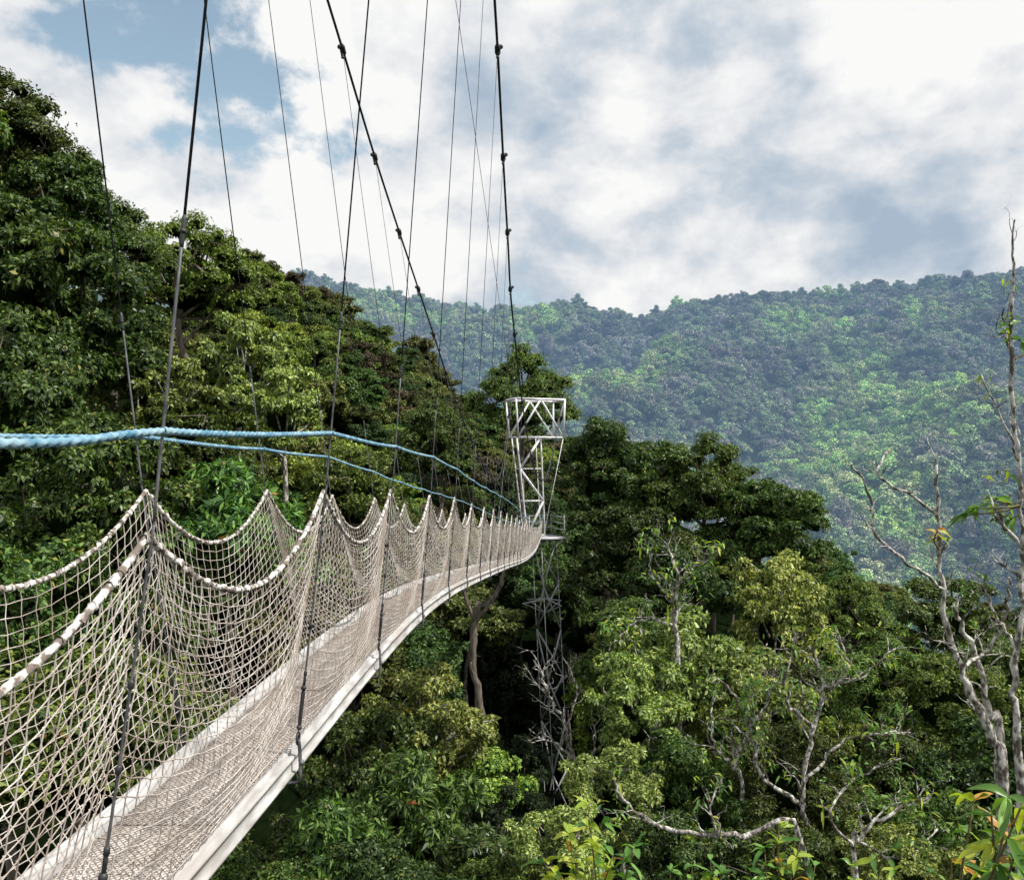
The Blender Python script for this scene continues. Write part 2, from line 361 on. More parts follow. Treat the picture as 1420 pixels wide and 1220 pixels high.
for k in range(3):
    a,b=(0,1) if k%2 else (1,0)
    tube(mb,[mc(a,zz[k]),mc(b,zz[k+1])],.07,6)
    for i in range(4): tube(mb,[mc(i,zz[k+1]),mc((i+1)%4,zz[k+1])],.03,6)
mb.obj('bracing',M_tower,tw)
mb=MB(); tube(mb,[BT[1],mc(1,-3.9)],.025,6); mb.obj('raking_strut',M_tower,tw)
mb=MB(); box(mb,(1.6,T-.1,-4.25),(2.2,2.0,.12),ang)
for k in range(-2,3): box(mb,(1.6+k*.42*ca,T-.1+k*.42*sa,-4.4),(.1,1.9,.16),ang)
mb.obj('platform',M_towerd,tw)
mb=MB()
for h in (.4,.75,1.1):
    for i in (1,2,3): tube(mb,[corner(1.6,2.1,1.9,i,-4.2+h),corner(1.6,2.1,1.9,(i+1)%4,-4.2+h)],.03,6)
for i in range(4): tube(mb,[corner(1.6,2.1,1.9,i,-4.2),corner(1.6,2.1,1.9,i,-3.0)],.04,6)
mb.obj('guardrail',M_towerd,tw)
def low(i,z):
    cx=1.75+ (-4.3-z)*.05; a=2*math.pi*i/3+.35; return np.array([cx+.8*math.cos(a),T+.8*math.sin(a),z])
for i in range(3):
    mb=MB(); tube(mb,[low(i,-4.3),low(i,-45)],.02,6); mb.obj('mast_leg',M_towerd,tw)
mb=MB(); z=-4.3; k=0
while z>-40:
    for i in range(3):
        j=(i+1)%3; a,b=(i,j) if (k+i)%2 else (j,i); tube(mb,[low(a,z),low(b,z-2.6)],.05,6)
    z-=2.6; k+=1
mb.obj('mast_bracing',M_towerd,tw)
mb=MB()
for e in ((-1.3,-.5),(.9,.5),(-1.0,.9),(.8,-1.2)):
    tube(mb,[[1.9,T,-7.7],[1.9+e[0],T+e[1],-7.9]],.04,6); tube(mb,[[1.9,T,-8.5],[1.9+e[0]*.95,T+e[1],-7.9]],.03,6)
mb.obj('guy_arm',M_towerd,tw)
for p,q in (((-.02,T,3.3),(-.6,T-22,-3.4)),((2.7,T+.4,3.3),(10,T+30,-14)),((.1,T,3.4),(-4.4,-4,30))):
    mb=MB(); tube(mb,[p,q],.010,5); mb.obj('stay_cable',M_galv,tw)
# ------------------------------------------------------------------ trees
def unit(a): return a/(np.linalg.norm(a,axis=-1,keepdims=True)+1e-9)
def crown_mesh(name,seed,nb,per,nros,k,L,W,rz,mats,lobr=(.13,.25),flat=.62,core=.42,shell=(.55,1.2),stray=.06):
    g=np.random.default_rng(seed); mb=MB(); pos=[];rad=[]
    B=[np.array([g.uniform(-.15,.15),g.uniform(-.15,.15),rz*.72])]
    tries=0
    while len(B)<nb and tries<4000:
        tries+=1
        d=unit(g.normal(size=3)+np.array([0,0,.25])); q=d*g.uniform(.35,.82)*np.array([1,1,rz])
        if d[2]<-.55: continue
        if min(np.linalg.norm(q-e) for e in B)>.52*(10/nb)**.4: B.append(q)
    for b in B:
        big=g.uniform(.7,1.3)
        for _ in range(per):
            o=g.normal(0,1,3)*np.array([.17,.17,.09])*big; p=b+o; R=g.uniform(*lobr)*big; R*=(.7 if np.linalg.norm(o[:2])>.22 else 1)
            pos.append(p); rad.append(R)
    pos=np.array(pos); rad=np.array(rad); nl=len(pos)
    for p,r in zip(pos,rad): ball(mb,p-[0,0,r*.12],r*.6,6,4,m=1,sc=(1,1,flat*.8))
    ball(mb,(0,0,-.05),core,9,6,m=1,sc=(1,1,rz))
    pr=rad**2/np.sum(rad**2); li=g.choice(nl,nros*2,p=pr); dr=unit(g.normal(size=(nros*2,3))+np.array([0,0,.45]))
    ok=dr[:,2]>-.55; li=li[ok][:nros]; dr=dr[ok][:nros]; n=len(li)
    rr=g.uniform(*shell,n); rr=np.where(g.random(n)<stray,rr*1.35,rr)
    bump=1+.2*np.sin(dr[:,0]*8+li*1.7)*np.sin(dr[:,1]*8+li)
    C=pos[li]+dr*(rad[li]*rr*bump)[:,None]*np.array([1,1,flat])
    C=np.repeat(C,k,0); N=np.repeat(dr,k,0); m=len(C)
    a=g.normal(size=(m,3)); a=a-N*np.sum(a*N,1,keepdims=True); a=unit(unit(a)+N*g.uniform(-.1,.9,(m,1))+np.array([0,0,-.12]))
    nn=unit(N*.8+np.array([0,0,.5])+g.normal(0,.4,(m,3))); nn=unit(nn-a*np.sum(nn*a,1,keepdims=True)); b=np.cross(a,nn)
    Ls=L*g.uniform(.5,1.4,(m,1)); Ws=Ls*W/L
    v0=C+a*Ls*.08; v2=C+a*Ls+np.array([0,0,-1])*Ls*.12; mid=C+a*Ls*.5
    v1=mid+b*Ws*.5+nn*Ws*.12; v3=mid-b*Ws*.5+nn*Ws*.12
    V=np.stack([v0,v1,v2,v3],1).reshape(-1,3); mb.add(V,np.arange(m*4).reshape(-1,4),0)
    return mb.mesh(name,mats),np.array(B),pos
def trunk_mesh(name,B,pos,H,seed,mat,r0=.06):
    g=random.Random(seed); mb=MB()
    P=smooth_pts([[0,0,0],[g.uniform(-.12,.12),g.uniform(-.1,.1),H*.4],[g.uniform(-.1,.1),g.uniform(-.1,.1),H*.75],[g.uniform(-.1,.1),g.uniform(-.1,.1),H+.3]],5)
    tube(mb,P,np.linspace(r0,r0*.4,len(P)),8)
    for p in B:
        s=P[int(len(P)*g.uniform(.6,.95))]; e=p+[0,0,H+.05]; m=(s+e)/2+np.array([g.uniform(-.08,.08),g.uniform(-.08,.08),-.08]); Q=smooth_pts([s,m,e],4); tube(mb,Q,np.linspace(r0*.4,r0*.15,9),5)
    for p in pos[::2]:
        b=B[np.argmin(np.linalg.norm(B-p,axis=1))]+[0,0,H+.05]; e=p*1.12+[0,0,H]; tube(mb,[b*.6+np.array([0,0,H])*.4,b,e],[r0*.2,r0*.14,r0*.05],4)
    return mb.mesh(name,[mat],True)
PROTO={}
def proto(key,kind,H,rz,bark=M_bark,**kw):
    cm,B,pos=crown_mesh('crown',rz=rz,**kw); tm=trunk_mesh('trunk',B,pos,H,kw['seed'],bark); PROTO[key]=(kind,cm,tm,H,rz)
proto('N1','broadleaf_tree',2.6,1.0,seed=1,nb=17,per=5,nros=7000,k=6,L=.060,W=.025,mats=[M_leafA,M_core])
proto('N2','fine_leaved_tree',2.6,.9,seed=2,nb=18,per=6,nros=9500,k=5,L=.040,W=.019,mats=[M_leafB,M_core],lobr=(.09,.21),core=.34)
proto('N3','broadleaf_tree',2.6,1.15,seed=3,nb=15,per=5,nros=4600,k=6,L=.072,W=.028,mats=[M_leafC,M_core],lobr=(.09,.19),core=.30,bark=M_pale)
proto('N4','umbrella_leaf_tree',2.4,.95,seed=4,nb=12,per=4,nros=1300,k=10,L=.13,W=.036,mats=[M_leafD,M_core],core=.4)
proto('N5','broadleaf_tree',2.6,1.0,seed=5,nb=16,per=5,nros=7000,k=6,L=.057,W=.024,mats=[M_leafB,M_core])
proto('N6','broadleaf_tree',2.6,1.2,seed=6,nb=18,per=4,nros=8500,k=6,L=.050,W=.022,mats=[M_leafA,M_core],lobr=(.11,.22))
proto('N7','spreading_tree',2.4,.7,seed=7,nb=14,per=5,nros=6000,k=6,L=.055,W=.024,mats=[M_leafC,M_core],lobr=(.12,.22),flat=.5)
proto('N8','shade_painted_tree',2.2,1.1,seed=8,nb=16,per=5,nros=4500,k=5,L=.075,W=.032,mats=[M_leafE,M_core])  # dark leaf colour stands in for shade on these gully trees
for i,(mt,rz,lo) in enumerate([(M_farA,.95,(.14,.25)),(M_farB,.6,(.13,.22)),(M_farC,1.0,(.13,.24)),(M_farA,1.15,(.12,.22)),(M_farB,.85,(.14,.25)),(M_farA,.7,(.13,.24)),(M_farD,.8,(.12,.2))]):
    proto('F%d'%i,'forest_tree',2.2,rz,seed=20+i,nb=13,per=5,nros=4200,k=4,L=.072,W=.038,mats=[mt,M_core],lobr=lo,core=.5)
GS=10; cov=np.zeros((150,190),bool)   # keeps trees wholly hidden behind others from being built
def visible(px,yt,Y,r,rz,need=.10,mark=True):
    rp=r*F/Y; cy=yt+rp*rz; x0,x1=int((px-rp+240)//GS),int((px+rp+240)//GS)+1; y0,y1=int((yt+100)//GS),int((cy+rp*rz*.8+100)//GS)+1
    yy,xx=np.mgrid[max(y0,0):min(y1,150),max(x0,0):min(x1,190)]
    if yy.size==0: return False
    dx=(xx*GS+5-240-px)/rp; dy=(yy*GS+5-100-cy)/(rp*rz); m=dx*dx+dy*dy<1
    fr=(m&~cov[yy,xx]).sum()/max(m.sum(),1)
    if fr<need: return False
    if mark: cov[yy,xx]|=(dx*dx+dy*dy<.6)
    return True
def place(key,px,ytop,Y,r,label,group=None,rot=None,sz=1.0,kind=None):
    kn,cm,tm,H,rz=PROTO[key]; t=at(px,ytop,Y)
    e=empty(kind or kn,(t[0],t[1],t[2]-r*(H+rz*.95)*sz),label,'tree',group); e.rotation_euler=(random.gauss(0,.05),random.gauss(0,.05),random.uniform(0,6.28) if rot is None else rot); e.scale=(r,r*random.uniform(.85,1.15),r*sz)
    for nm,me,z in (('trunk',tm,0),('crown',cm,H)):
        o=bpy.data.objects.new(nm,me); COL.objects.link(o); o.parent=e; o.location=(0,0,z)
    return e
heroes=[
 ('N2',-140,30,25,4.6,'tall tree cropped by the left edge, highest foliage on the left'),
 ('N2',-8,108,27,3.0,'tall tree whose ragged crown makes the top left skyline'),
 ('N6',66,190,26,2.5,'dark tree just below the tall ragged one, crossed by the leftmost thin wire'),
 ('N2',150,280,31,2.5,'tree on the left skyline in the dip right of the tall dark trees'),
 ('N1',15,265,22,3.0,'dark glossy tree at the left edge under the top left skyline'),
 ('N1',130,360,24,2.6,'dark glossy tree crossed by the thickest hanger wire halfway up'),
 ('N2',265,305,46,4.2,'olive tree with a broad crown standing out on the left skyline'),
 ('N3',335,430,36,2.5,'yellow-green tree between the two nearest hanger wires'),
 ('N6',50,430,19,2.5,'dense dark tree at the left edge just above the blue rope'),
 ('N3',190,470,23,2.0,'leafy tree behind the thick hanger wire above the blue rope'),
 ('N5',290,520,24,2.1,'bushy tree above the blue rope, right of the thick hanger'),
 ('N1',110,580,16,2.1,'tree seen right behind the blue rope near the left edge'),
 ('N3',400,500,30,2.0,'tree behind the second near hanger, above the blue rope'),
 ('N4',330,640,18,2.0,'large-leaved tree behind the first scallop of the near net'),
 ('N5',230,650,17,2.2,'tree seen through the far net beside the first near hanger'),
 ('N1',20,740,14,2.2,'tree seen through the rope net at the left edge'),
 ('N5',150,860,13,2.0,'tree low behind the nets on the left'),
 ('N5',500,610,34,2.3,'tree above the net where the blue ropes begin to descend'),
 ('N2',610,565,42,2.7,'tree above the narrowing net, left of the steel tower'),
 ('N2',725,490,58,4.0,'flat-topped tree rising just behind the steel tower'),
 ('N6',838,568,46,3.4,'big dark tree immediately right of the tower head'),
 ('N1',905,610,43,3.0,'dark tree second to the right from the tower'),
 ('N2',985,612,41,3.3,'broad tree with the highest crown of the middle clump'),
 ('N5',1062,655,38,2.7,'leafy tree on the right shoulder of the middle clump'),
 ('N1',868,700,37,3.0,'big dark tree below and right of the tower platform'),
 ('N6',945,735,34,2.7,'dark tree in the middle of the central clump'),
 ('N3',1050,755,33,2.5,'yellowish-lit tree low on the right of the central clump'),
 ('N1',885,830,30,2.2,'dark tree at the foot of the central clump beside the mast'),
 ('N3',940,835,20,1.8,'bright loose-leaved tree in front of the central clump'),
 ('N3',1030,895,19,1.6,'bright leafy tree with pale bare limbs above it'),
 ('N3',878,900,18,1.3,'bright leafy tree just right of the lower mast'),
 ('N6',960,1005,16,1.4,'dark green tree below the bright loose-leaved one'),
 ('N2',1085,1000,16,1.4,'green tree tangled with pale twisting branches'),
 ('N3',862,1020,15,1.1,'light green tree right of the dark gully, near the bottom'),
 ('N3',570,915,22,1.9,'light green tree under the deck, left of the pale trunk'),
 ('N1',480,985,20,2.0,'tree directly below the walkway deck'),
 ('N4',590,1040,16,1.4,'large-leaved tree with reddish leaves below the deck'),
 ('N4',470,1110,14,1.4,'large-leaved tree by the underside of the near edge beam'),
 ('N4',650,1150,13,1.0,'large-leaved shrubby tree at the bottom, left of centre'),
 ('N1',540,1140,12,1.1,'small-leaved shrubby tree at the bottom below the deck'),
 ('N5',395,1120,15,1.5,'tree half hidden under the near edge beam at the bottom left'),
 ('N2',330,1180,13,1.4,'lowest tree under the near edge beam at the bottom left'),
 ('N2',1180,805,44,2.6,'tree at the right foot of the central clump against the far hill'),
 ('N1',1310,800,48,3.0,'spreading dark tree behind the slender pale trunks on the right'),
 ('N2',1200,890,30,2.2,'dark tree right of centre above the twisting branches'),
 ('N5',1315,900,28,2.2,'tree behind the slender pale trunks, halfway down the right side'),
 ('N6',1400,880,30,2.3,'dark tree at the right edge under the far hill'),
 ('N6',1250,1000,21,1.8,'green tree low on the right between bare branches'),
 ('N1',1370,1000,20,1.9,'dark green tree low at the right edge'),
 ('N5',1160,1080,16,1.3,'tree near the bottom right of centre'),
 ('N3',800,1110,12,.9,'low light green tree at the bottom, right of the gully'),
 ('N1',950,1130,12,1.0,'low dark green tree at the bottom centre under a pale limb'),
 ('N5',1080,1130,12,1.0,'low green tree at the bottom, below the twisting branches'),
 ('N7',1240,1140,11,.9,'low bright spreading tree at the bottom right'),
 ('N4',1370,1150,10,.9,'low large-leaved tree in the bottom right corner'),
 ('N5',1310,1080,14,1.1,'bushy green tree at the foot of the slender pale trunks'),
 ('N5',700,1190,12,.8,'small dark bush at the bottom of the shaded gully'),
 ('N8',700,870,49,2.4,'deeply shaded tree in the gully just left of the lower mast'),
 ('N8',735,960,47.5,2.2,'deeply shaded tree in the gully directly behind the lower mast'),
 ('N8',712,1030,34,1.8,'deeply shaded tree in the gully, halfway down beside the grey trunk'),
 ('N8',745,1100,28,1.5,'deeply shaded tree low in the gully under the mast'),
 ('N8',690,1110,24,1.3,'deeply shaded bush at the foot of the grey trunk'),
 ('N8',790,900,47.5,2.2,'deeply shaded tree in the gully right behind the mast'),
]
for k,px,yt,Y,r,lab in heroes:
    place(k,px,yt,Y,r,lab,sz=random.uniform(.95,1.2)); visible(px,yt,Y,r,PROTO[k][4])
RID=np.array([(-900,250,60),(-300,300,62),(0,330,70),(190,335,80),(260,330,85),(330,325,90),(400,380,95),(450,400,110),(560,450,125),(640,500,140),(700,530,150),(790,575,150),(900,650,130),(1100,740,110),(1250,825,100),(1420,850,90),(2100,870,90)],dtype=float)
ZN=np.array([(-900,-4),(0,-5),(300,-8),(500,-12),(1420,-13.8),(2100,-13.8)],dtype=float)
def midz(px,Y):
    Yr=np.interp(px,RID[:,0],RID[:,2]); Zr=(HY-np.interp(px,RID[:,0],RID[:,1]))*Yr/F; zn=np.interp(px,ZN[:,0],ZN[:,1])
    t=(Yr-Y)/(Yr-22); z=Zr+(zn-Zr)*t
    return np.where(t<0,Zr+t*70,np.where(t>1,zn-(22-Y)*.6,z))
Yg=np.concatenate([np.arange(-30,22,6),np.arange(22,170,4),np.arange(170,260,20)]); Pg=np.arange(-1200,2400,40.)
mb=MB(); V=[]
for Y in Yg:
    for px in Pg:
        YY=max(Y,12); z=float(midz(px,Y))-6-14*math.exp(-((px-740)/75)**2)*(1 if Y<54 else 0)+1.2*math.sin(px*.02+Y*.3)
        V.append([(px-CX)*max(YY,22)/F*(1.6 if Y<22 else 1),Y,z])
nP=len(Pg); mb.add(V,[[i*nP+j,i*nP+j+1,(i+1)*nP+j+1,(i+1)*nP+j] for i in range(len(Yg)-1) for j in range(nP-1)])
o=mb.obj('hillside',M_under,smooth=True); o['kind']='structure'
cnt=0; Y=27.; rr=random.Random(11)
while Y<153:
    r=1.95+(Y-28)*.011; step=r*1.25; X=-.72*Y-3
    while X<.72*Y+3:
        x=X+rr.uniform(-.45,.45)*step; y=Y+rr.uniform(-.45,.45)*step; px=CX+F*x/y
        Yr=np.interp(px,RID[:,0],RID[:,2]); X+=step
        if y>Yr+2: continue
        if 650<px<825 and y<50: continue
        if px<560 and y<34: continue
        R=r*rr.uniform(.65,1.4); z=float(midz(px,y))+rr.uniform(-1.6,1.6); yt=HY-z*F/y
        if yt>1280 or px<-80 or px>1500: continue
        key=rr.choice(['F0','F1','F2','F3','F4','F5','F0','F2','F4','F6','F2'] if px<770 else ['F0','F1','F2','F3','F4','F5','F3','F0'])
        if 670<px<800 and y<75: key='F3'  # only the dark canopy colour here, in place of the gully's shade
        if not visible(px,yt,y,R,PROTO[key][4],need=.08): continue
        if cnt>=290: continue
        left=px<770
        place(key,px,yt,y,R,
          'rainforest tree in the dense green canopy of the left hillside' if left else 'rainforest tree in the canopy filling the valley on the right',
          'trees of the left hillside canopy' if left else 'trees of the valley canopy',sz=rr.uniform(.8,1.25)); cnt+=1
    Y+=step*.85
print('mid trees',cnt)
# ------------------------------------------------------------------ far hill
FR=np.array([(-1500,430),(0,400),(430,382),(480,398),(560,416),(640,426),(720,432),(800,424),(850,436),(885,450),(920,428),(1000,412),(1100,411),(1180,406),(1210,398),(1290,391),(1420,381),(1800,340),(2600,330)],dtype=float)
def farp(px,t):
    Yr=520.; Y=Yr-t*290 if t>=0 else Yr-t*400
    Zr=(HY-np.interp(px,FR[:,0],FR[:,1]))*Yr/F
    X=(px-CX)*Y/F
    if t<0: return np.array([X,Y,Zr+t*160])
    z=Zr+( -52-Zr)*(t**.9)
    w=min(1,t*4)
    r1=1-abs(math.sin(X*.021-Y*.013+.6*math.sin(Y*.02)))   # sharp-crested spurs and gullies running down the slope
    z+=w*(20*(r1-.5)+9*math.sin(X*.02-Y*.05+1.3)+4*math.sin(X*.09+Y*.06))
    return np.array([X,Y,z])
mb=MB(); ts=np.concatenate([np.arange(-1,0,.2),np.arange(0,1.3,.03)]); ps=np.arange(-600,2300,25.)
V=[farp(p,t)-[0,0,4] for t in ts for p in ps]; nP=len(ps)
mb.add(V,[[i*nP+j,i*nP+j+1,(i+1)*nP+j+1,(i+1)*nP+j] for i in range(len(ts)-1) for j in range(nP-1)])
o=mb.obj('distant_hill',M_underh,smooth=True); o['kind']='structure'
cc=bpy.data.collections.new('distant_crowns')
for i in range(6):
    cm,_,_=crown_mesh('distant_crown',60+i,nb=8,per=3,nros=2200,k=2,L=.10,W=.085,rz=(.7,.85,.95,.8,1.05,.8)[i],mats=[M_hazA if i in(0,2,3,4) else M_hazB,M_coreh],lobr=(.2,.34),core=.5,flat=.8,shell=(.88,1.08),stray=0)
    o=bpy.data.objects.new('distant_crown',cm); cc.objects.link(o)
g=np.random.default_rng(9); pts=[];sc=[]
for _ in range(9000):
    t=g.random()**1.2*1.05-.03; px=g.uniform(300,1650); p=farp(px,t); s=g.uniform(3.0,6.4)*(1.0 if g.random()<.88 else 1.45); s*=.8 if t<.05 else 1; pts.append(p+[0,0,g.uniform(-3,2.5)]); sc.append(s)
me=bpy.data.meshes.new('distant_forest'); me.vertices.add(len(pts)); me.vertices.foreach_set('co',np.array(pts,dtype=np.float32).reshape(-1))
at_=me.attributes.new('scl','FLOAT','POINT'); at_.data.foreach_set('value',np.array(sc,dtype=np.float32)); me.update()
df=bpy.data.objects.new('distant_forest',me); COL.objects.link(df); df['kind']='stuff'; df['label']='blue-hazed rainforest canopy covering the far hill'; df['category']='forest'
ng=bpy.data.node_groups.new('scatter','GeometryNodeTree'); ng.interface.new_socket('Geometry',in_out='INPUT',socket_type='NodeSocketGeometry'); ng.interface.new_socket('Geometry',in_out='OUTPUT',socket_type='NodeSocketGeometry')
gi=ng.nodes.new('NodeGroupInput'); go=ng.nodes.new('NodeGroupOutput'); ip=ng.nodes.new('GeometryNodeInstanceOnPoints'); ci=ng.nodes.new('GeometryNodeCollectionInfo')
ci.inputs['Collection'].default_value=cc; ci.inputs['Separate Children'].default_value=True; ci.inputs['Reset Children'].default_value=True
na=ng.nodes.new('GeometryNodeInputNamedAttribute'); na.data_type='FLOAT'; na.inputs['Name'].default_value='scl'
rv=ng.nodes.new('FunctionNodeRandomValue'); rv.data_type='FLOAT_VECTOR'; rv.inputs[0].default_value=(0,0,0); rv.inputs[1].default_value=(0,0,6.28)
ip.inputs['Pick Instance'].default_value=True
ng.links.new(gi.outputs[0],ip.inputs['Points']); ng.links.new(ci.outputs[0],ip.inputs['Instance']); ng.links.new(na.outputs[0],ip.inputs['Scale']); ng.links.new(rv.outputs[0],ip.inputs['Rotation']); ng.links.new(ip.outputs[0],go.inputs[0])
md=df.modifiers.new('scatter','NODES'); md.node_group=ng
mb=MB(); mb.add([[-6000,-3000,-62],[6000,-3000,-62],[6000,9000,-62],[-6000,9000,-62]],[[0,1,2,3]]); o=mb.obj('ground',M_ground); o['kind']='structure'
# ------------------------------------------------------------------ bare branches
M_big=leafmat('broad_leaf_green',(.06,.16,.03),(.22,.40,.08),rough=.35,tr=.35,hr=.01,vr=(.9,1.1))
M_bigy=leafmat('broad_leaf_yellow',(.30,.40,.05),(.58,.60,.12),rough=.4,tr=.4,hr=.01,vr=(.9,1.1))
M_bigr=leafmat('young_orange_leaf',(.50,.20,.05),(.65,.38,.09),rough=.4,tr=.4,hr=.01,vr=(.9,1.1))
M_stem=surf('green_brown_stem',(.08,.07,.03),(.18,.15,.07),scale=20,rough=.7)
def bigleaf(mb,c,dirv,L,W,rr,m,N=8):
    d=np.array(dirv)/np.linalg.norm(dirv); up=np.array([0,0,1.]); s=np.cross(d,up); s/=np.linalg.norm(s)+1e-9; n=np.cross(s,d)
    roll=rr.gauss(0,.5); s,n=s*math.cos(roll)+n*math.sin(roll),n*math.cos(roll)-s*math.sin(roll)
    V=[];Q=[]; droop=rr.uniform(.1,.7); wv=rr.uniform(0,6)
    for i in range(N+1):
        t=i/N; w=W*.5*math.sin(math.pi*min(.04+t*.96,1))**.8*(1-.35*t); p=c+d*L*t+np.array([0,0,-1])*L*droop*t*t+n*L*.03*math.sin(t*9+wv)
        V+=[p-s*w+n*w*.35,p,p+s*w+n*w*.35]
    for i in range(N): Q+=[[i*3,i*3+1,i*3+4,i*3+3],[i*3+1,i*3+2,i*3+5,i*3+4]]
    mb.add(V,Q,m)
def twigs(mb,P,R,rr,n,L,depth,tips=None):
    for _ in range(n):
        i=rr.randrange(len(P)//4,len(P)); s=P[i]; d=P[i]-P[max(i-1,0)]; d=d/(np.linalg.norm(d)+1e-9)
        v=d*.5+np.array([rr.gauss(0,.6),rr.gauss(0,.4),rr.gauss(.35,.5)]); v/=np.linalg.norm(v); l=L*rr.uniform(.5,1.2)
        w=v+np.array([rr.gauss(0,.6),rr.gauss(0,.4),rr.gauss(.2,.5)]); w/=np.linalg.norm(w)
        x=w+np.array([rr.gauss(0,.8),rr.gauss(0,.4),rr.gauss(.1,.6)]); x/=np.linalg.norm(x)
        Q=smooth_pts([s,s+v*l*.4,s+v*l*.4+w*l*.35,s+v*l*.4+w*l*.35+x*l*.3],3); r0=R[i]*.5
        tube(mb,Q,np.linspace(r0,r0*.3,len(Q)),5)
        if tips is not None: tips.append(Q[-1]); tips.append(Q[len(Q)//2])
        if depth>0: twigs(mb,Q,np.linspace(r0,r0*.3,len(Q)),rr,3,L*.55,depth-1,tips)
def bare(name,label,Y,main,branches,r0,r1,seed,tw_=6,L=.5,cat='dead tree',drop=None,mat=M_pale,leafy=0,ll=.09):
    rr=random.Random(seed); pts=[at(a,b,Y+(c[0] if c else 0)) for a,b,*c in main]
    base=pts[0]+(np.array([.2,.2,-6]) if drop is None else drop); e=empty(name,base,label,cat)
    mb=MB(); P=smooth_pts([base]+pts,7); P[7:]+=np.array([[rr.gauss(0,.012*Y/8) for _ in range(3)] for _ in range(len(P)-7)])
    R=np.linspace(r0*1.2,r1,len(P)); R[7:]*=np.array([rr.uniform(.8,1.28) for _ in range(len(P)-7)])
    tube(mb,P,R,8); twigs(mb,P[7:],R[7:],rr,tw_,L,1,tips:=[]); mb.obj('trunk',mat,e,smooth=True)
    for br in branches:
        bpnts=[at(a,b,Y+rr.uniform(-.25,.25)) for a,b in br]; mb=MB()
        i=np.argmin(np.linalg.norm(P-bpnts[0],axis=1)); bpnts[0]=P[i]; Q=smooth_pts(bpnts,6); Q[1:]+=np.array([[rr.gauss(0,.012*Y/8) for _ in range(3)] for _ in range(len(Q)-1)])
        RR=np.linspace(R[i]*.75,r1*.7,len(Q))*np.array([rr.uniform(.85,1.2) for _ in Q]); tube(mb,Q,RR,6); twigs(mb,Q,RR,rr,tw_//2+2,L*.7,1,tips); mb.obj('branch',mat,e,smooth=True)
    if leafy:
        lf=MB()
        for t in tips:
            if rr.random()<leafy:
                for _ in range(rr.randrange(4,10)):
                    bigleaf(lf,t+np.array([rr.gauss(0,ll*.4) for _ in range(3)]),(rr.gauss(0,1),rr.gauss(0,1),rr.gauss(-.1,.6)),ll*rr.uniform(.6,1.3),ll*.36,rr,1 if rr.random()<.25 else 0,4)
        if lf.n: lf.obj('foliage',[M_big,M_bigy],e,smooth=True)
    return e
bare('bare_tree','slender pale bare tree on the right with a forked limb reaching up left',9,[(1392,1110),(1378,1030),(1342,950),(1312,860),(1305,760),(1298,640)],[[(1312,820),(1262,782),(1215,742),(1207,690),(1180,640)],[(1207,700),(1222,660),(1232,622)],[(1330,930),(1370,900),(1395,850),(1400,800)]],.050,.018,1,12,.4)
bare('bare_tree','thin bare tree along the right edge, its tip above the far hill',8,[(1412,1090),(1408,940),(1420,800),(1412,640),(1403,500),(1405,380),(1405,308)],[[(1418,640),(1392,585),(1360,522)],[(1420,760),(1385,720),(1370,680)],[(1410,520),(1396,465),(1388,430)],[(1412,900),(1380,850),(1360,800)]],.034,.009,2,12,.3,leafy=.04)
bare('bare_tree','leaning pale trunk in front of the slender bare tree on the right',9.5,[(1386,1060),(1372,990),(1350,900),(1322,840)],[],.042,.022,3,8,.35,leafy=.12)
bare('bare_tree','pale twisting dead tree in the lower right with many upturned limbs',14.6,[(1118,1190),(1112,1100),(1128,1010),(1140,950),(1125,895)],[[(1112,1090),(1165,1030),(1215,1018),(1262,1014)],[(1128,1010),(1090,960),(1105,875)],[(1138,960),(1175,930),(1160,868)],[(1115,1120),(1060,1080),(1040,1030),(1010,1000)],[(1140,950),(1190,940),(1240,900)]],.055,.024,4,14,.7,leafy=.18,ll=.13)
bare('bare_tree','low pale limb bending down at the bottom right of centre',10.7,[(1120,1190),(1030,1160),(965,1156),(900,1140),(862,1105),(850,1068)],[[(1000,1158),(985,1120),(1000,1080)]],.034,.016,5,8,.4,leafy=.15,ll=.12)
bare('bare_tree','pale dead tree at the bottom right with limbs reaching right',10.6,[(1185,1215),(1192,1165),(1230,1130),(1290,1105)],[[(1190,1180),(1150,1130),(1185,1080),(1250,1050)],[(1200,1170),(1250,1190),(1300,1150)]],.034,.015,6,10,.4,leafy=.2,ll=.13)
bare('bare_tree','pale forked dead top poking out of the central clump',18.6,[(940,930),(936,860),(938,800),(922,750)],[[(937,810),(962,785),(982,768)],[(937,870),(890,860),(858,885)],[(938,840),(905,800),(900,765)]],.060,.028,7,12,.8,leafy=.12,ll=.18)
bare('bare_tree','pale spindly dead tree beside the lower mast of the tower',19,[(800,1130),(795,1060),(780,1000),(760,960),(752,930)],[[(795,1060),(770,1030),(745,1020)],[(782,1010),(800,960),(790,925)],[(796,1080),(825,1040),(822,990)]],.048,.022,8,13,.7)
bare('bare_tree','pale dead limbs rising from the trees right of centre',15,[(1030,1120),(1020,1060),(1040,1000),(1010,950)],[[(1020,1060),(990,1030),(985,980)],[(1035,1010),(1065,970),(1060,930)]],.045,.02,9,12,.65,leafy=.18,ll=.14)
bare('tall_trunk_tree','tall bare grey-brown trunk rising from the gully below the deck',29,[(674,1120),(668,1010),(656,910),(662,835)],[[(660,860),(690,820),(700,780)],[(659,860),(640,810),(645,790)]],.17,.10,10,2,1.2,cat='tree',mat=M_bark)
